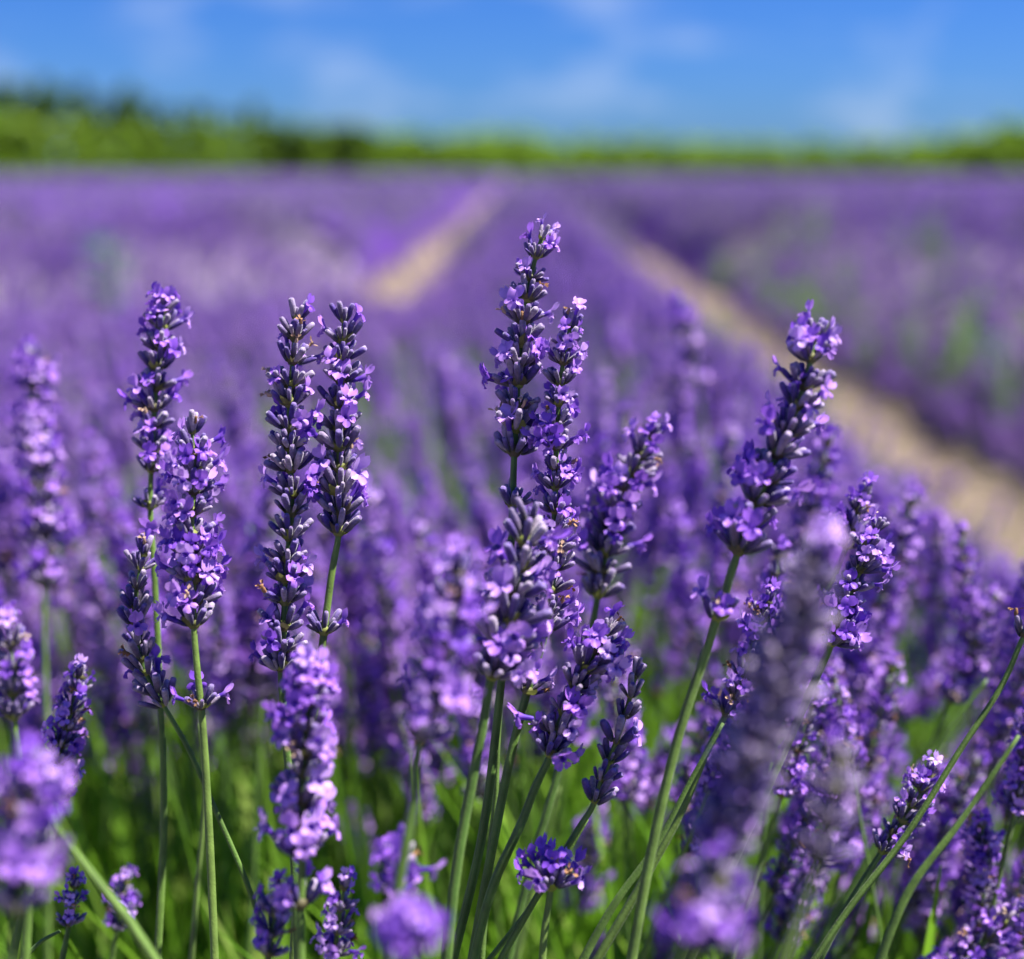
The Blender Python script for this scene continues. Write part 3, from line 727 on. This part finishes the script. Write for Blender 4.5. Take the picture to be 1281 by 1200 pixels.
for _ in range(1500):     # looser stalks spilling over the other path, hiding its near end
    y = nrg.uniform(.9, 7.0); x = -.20 - (.80 + .05 * y) * nrg.uniform(); hd = rng.randrange(8); s = nrg.uniform(.8, 1.1)
    if abs(x) > .5 * y + .4: continue
    top = min(.48, .70 - .088 * y) * nrg.normal(.95, .07); ln = -.15 + nrg.normal(0, .16)
    if top < .10: continue
    cand.append((x, y, max(.03, top - TALL[hd] * s), ln, nrg.normal(-.05, .15), s, hd, 0))
for _ in range(420):      # stray stalks at the edges of the sandy path
    y = nrg.uniform(2.2, 16); hd = rng.randrange(8); s = nrg.uniform(.7, 1.0); x = (.70 + abs(nrg.normal(0, .07))) if nrg.uniform() < .6 else 1.12 - abs(nrg.normal(0, .09))
    cand.append((x, y, nrg.uniform(.03, .14), (.5 if x < .9 else -.5) + nrg.normal(0, .25), nrg.normal(0, .2), s, hd, 8))
for _ in range(420):      # and of the other one
    y = nrg.uniform(6.0, 22); hd = rng.randrange(8); s = nrg.uniform(.7, 1.0); x = (-.42 - abs(nrg.normal(0, .07))) if nrg.uniform() < .5 else -.95 + abs(nrg.normal(0, .09))
    cand.append((x, y, nrg.uniform(.03, .10), (-.5 if x > -.7 else .5) + nrg.normal(0, .25), nrg.normal(0, .2), s, hd, 8))
for _ in range(800):      # upright spikes behind the sharp ones
    y = nrg.uniform(.55, 1.7); x = nrg.uniform(-.42 * y - .1, .04 * y); hd = rng.randrange(8); s = nrg.uniform(.62, .95)
    z = nrg.uniform(.70 - .40 * y, .56 - .02 * y) - .03
    cand.append((x, y, z, .10 * math.copysign(1, x) + nrg.normal(.02, .12), nrg.normal(-.05, .12), s, hd, 0))
# keep the space around the sharp stalks clear
def clear(c):
    x, y, z = c[:3]
    p = project((x, y, z + .03))
    if p is None: return False
    if p[2] < .50: return False
    return True
def in_green_gap(c):      # between the upright stalks only leaves and stems grow low down
    return c[7] == 0 and c[0] < .03 * c[1] and c[1] < 2.2 and c[2] + .03 < .70 - (.375 + abs(nrg.normal(0, .05))) * c[1] + .03 * math.sin(c[0] * 40)
for _ in range(45):       # low spikes around the slanting stems
    y = nrg.uniform(.40, .52); hd = rng.randrange(8); s = nrg.uniform(.6, .95); x = nrg.uniform(.05, .30)
    cand.append((x, y, nrg.uniform(.40, .54 - .22 * max(0, x - .1)), .3 + nrg.normal(0, .2), nrg.normal(0, .15), s, hd, 9))
cand = [c for c in cand if (c[7] == 9 or clear(c)) and not in_green_gap(c)]
def visible(c):
    p = project((c[0] + math.sin(c[3]) * .04, c[1], c[2] + .04)); return -60 < p[0] < 1340 and 150 < p[1] < 1260, p[2]
vis = sorted([(visible(c)[1], i) for i, c in enumerate(cand) if visible(c)[0]])
single = set(i for _, i in vis[:262])
detail = set(i for _, i in vis[:60])
pts, rots, scl, idx = [], [], [], []
LAB = 'lavender stalk in the crowd of violet spikes filling the row'
for i, (x, y, z, lx, ly, s, hd, k) in enumerate(cand):
    rz = rng.uniform(0, 6.28)
    R = Matrix.Rotation(lx, 4, 'Y') @ Matrix.Rotation(-ly, 4, 'X') @ Matrix.Rotation(rz, 4, 'Z')
    if i in single:
        # empty at the foot of the stalk, inside the foliage
        M4 = Matrix.Translation((x, y, z)) @ R @ Matrix.Scale(s, 4)
        off = Vector((0, 0, -.34))
        root = obj('lavender_stalk', None); root.matrix_basis = M4 @ Matrix.Translation(off)
        tag(root, LAB, 'lavender', 'stalks crowding the row')
        up = Matrix.Translation(-off)
        obj('stem', STEM_ME[hd], root, up)
        if i in detail:
            zz = 0; n = max(6, round(TALL[hd] / .0068)); st_ = TALL[hd] / (n + .1)
            for q in range(n):
                u = q / (n - 1); sc = 1.05 - .35 * u
                obj('whorl', SOFT_TOP_ME[rng.randrange(2)] if q == n - 1 else SOFT_ME[rng.randrange(8)], root, up @ Matrix.Translation((0, 0, zz)) @ Matrix.Rotation(q * 1.57 + rng.uniform(-.3, .3), 4, 'Z') @ Matrix.Scale(sc, 4))
                zz += st_
        else:
            obj('flower_head', HEAD_ME[hd], root, up)
    else:
        e = R.to_euler(); pts.append((x, y, z)); rots.append(e[:]); scl.append(s); idx.append(hd)
# clumps further off
for k in range(-30, 31):
    cx = row_x(k)
    y = max(7.2, abs(cx) / .45 - 2)
    while y < 75:
        for _ in range(3 if y < 20 else 2):
            u = nrg.uniform(-.62, .62)
            pts.append((cx + u * HALF, y + nrg.uniform(0, .25), float(canopy(u, y, k)) - .07 + nrg.normal(0, .02)))
            rots.append((nrg.normal(0, .08), .35 * u, nrg.uniform(0, 6.28) * 0 + (0 if nrg.uniform() < .5 else math.pi))); scl.append(nrg.uniform(.85, 1.2)); idx.append(8 + nrg.integers(4))
        y += .22 + y * .012
scatter('lavender_mass', pts, rots, scl, idx, TPL, 'mass of violet lavender spikes covering the rows behind the single stalks', 'lavender')
# leaves and fresh shoots among the stems
pts, rots, scl, idx = [], [], [], []
for k in (-1, 0, 1):
    for _ in range(2600 if k == 0 else 260):
        u = nrg.uniform(-.86, .52) if k == 0 else nrg.uniform(-.9, .9); y = nrg.uniform(.30, 3.2) if k == 0 else nrg.uniform(1.2, 6)
        z = float(canopy(min(1, abs(u)), y, k)) * nrg.uniform(.25, .52)
        if y < .45: z = min(z, .18)
        pts.append((row_x(k) + u * HALF, y, z)); rots.append((nrg.normal(0, .2), .35 * u + nrg.normal(0, .2), nrg.uniform(0, 6.28))); scl.append(nrg.uniform(.8, 1.3)); idx.append(nrg.integers(5))
for _ in range(1050):
    y = nrg.uniform(.48, 1.7); x = nrg.uniform(-.42 * y - .12, .06 + .05 * y)
    pts.append((x, y, nrg.uniform(.08, .27))); rots.append((nrg.normal(0, .16), nrg.normal(.03, .16), nrg.uniform(0, 6.28))); scl.append(nrg.uniform(.8, 1.4)); idx.append(nrg.integers(3))
for _ in range(90):
    y = nrg.uniform(2.0, 8); u = nrg.uniform(-1, .4)
    pts.append((ROW0 + SP + u * HALF, y, float(canopy(u, y, 1)) * nrg.uniform(.5, .85))); rots.append((nrg.normal(0, .2), nrg.normal(.0, .3), nrg.uniform(0, 6.28))); scl.append(nrg.uniform(.8, 1.3)); idx.append(nrg.integers(5))
scatter('lavender_leaves', pts, rots, scl, idx, LEAFT, 'fresh green leaves and shoots between the lavender stems', 'leaves')

# weeds poking out of the rows
def weed(label, loc, h, seed):
    rg = random.Random(seed); root = obj('weed_plant', None); root.location = loc; tag(root, label, 'weed')
    st = [Vector((0, 0, h)), Vector((.01, 0, h * .6)), Vector((0, 0, 0))]
    obj('stem', stem_geo(spline(st, 4), .001, .003, 6).mesh('stem', ['stem']), root)
    for i in range(26):
        g = Geo(); a = i * 2.4; z = h * (.25 + .72 * i / 26); L = h * rg.uniform(.22, .34) * (1.1 - .5 * z / h); w = L * .22; v = []
        d = Vector((math.cos(a), math.sin(a), 0)); sd = Vector((-d.y, d.x, 0))
        for j in range(5):
            u = j / 4; p = Vector((0, 0, z)) + d * L * u + Vector((0, 0, L * (.5 * u - .45 * u * u))); hw = w * math.sin(math.pi * (.12 + .86 * u))
            v += [(p - sd * hw + Vector((0, 0, hw * .3)))[:], p[:], (p + sd * hw + Vector((0, 0, hw * .3)))[:]]
        f = [(j * 3 + q, j * 3 + q + 1, j * 3 + q + 4, j * 3 + q + 3) for j in range(4) for q in range(2)]
        g.add(v, f); obj('leaf', g.mesh('leaf', ['weed']), root)
weed('green leafy weed poking out of the purple row across the sunlit path', (-1.08, 3.75, 0.10), .46, 1)
weed('green weed at the foot of the lavender row beyond the sandy path', (1.24, 3.7, 0.0), .30, 2)
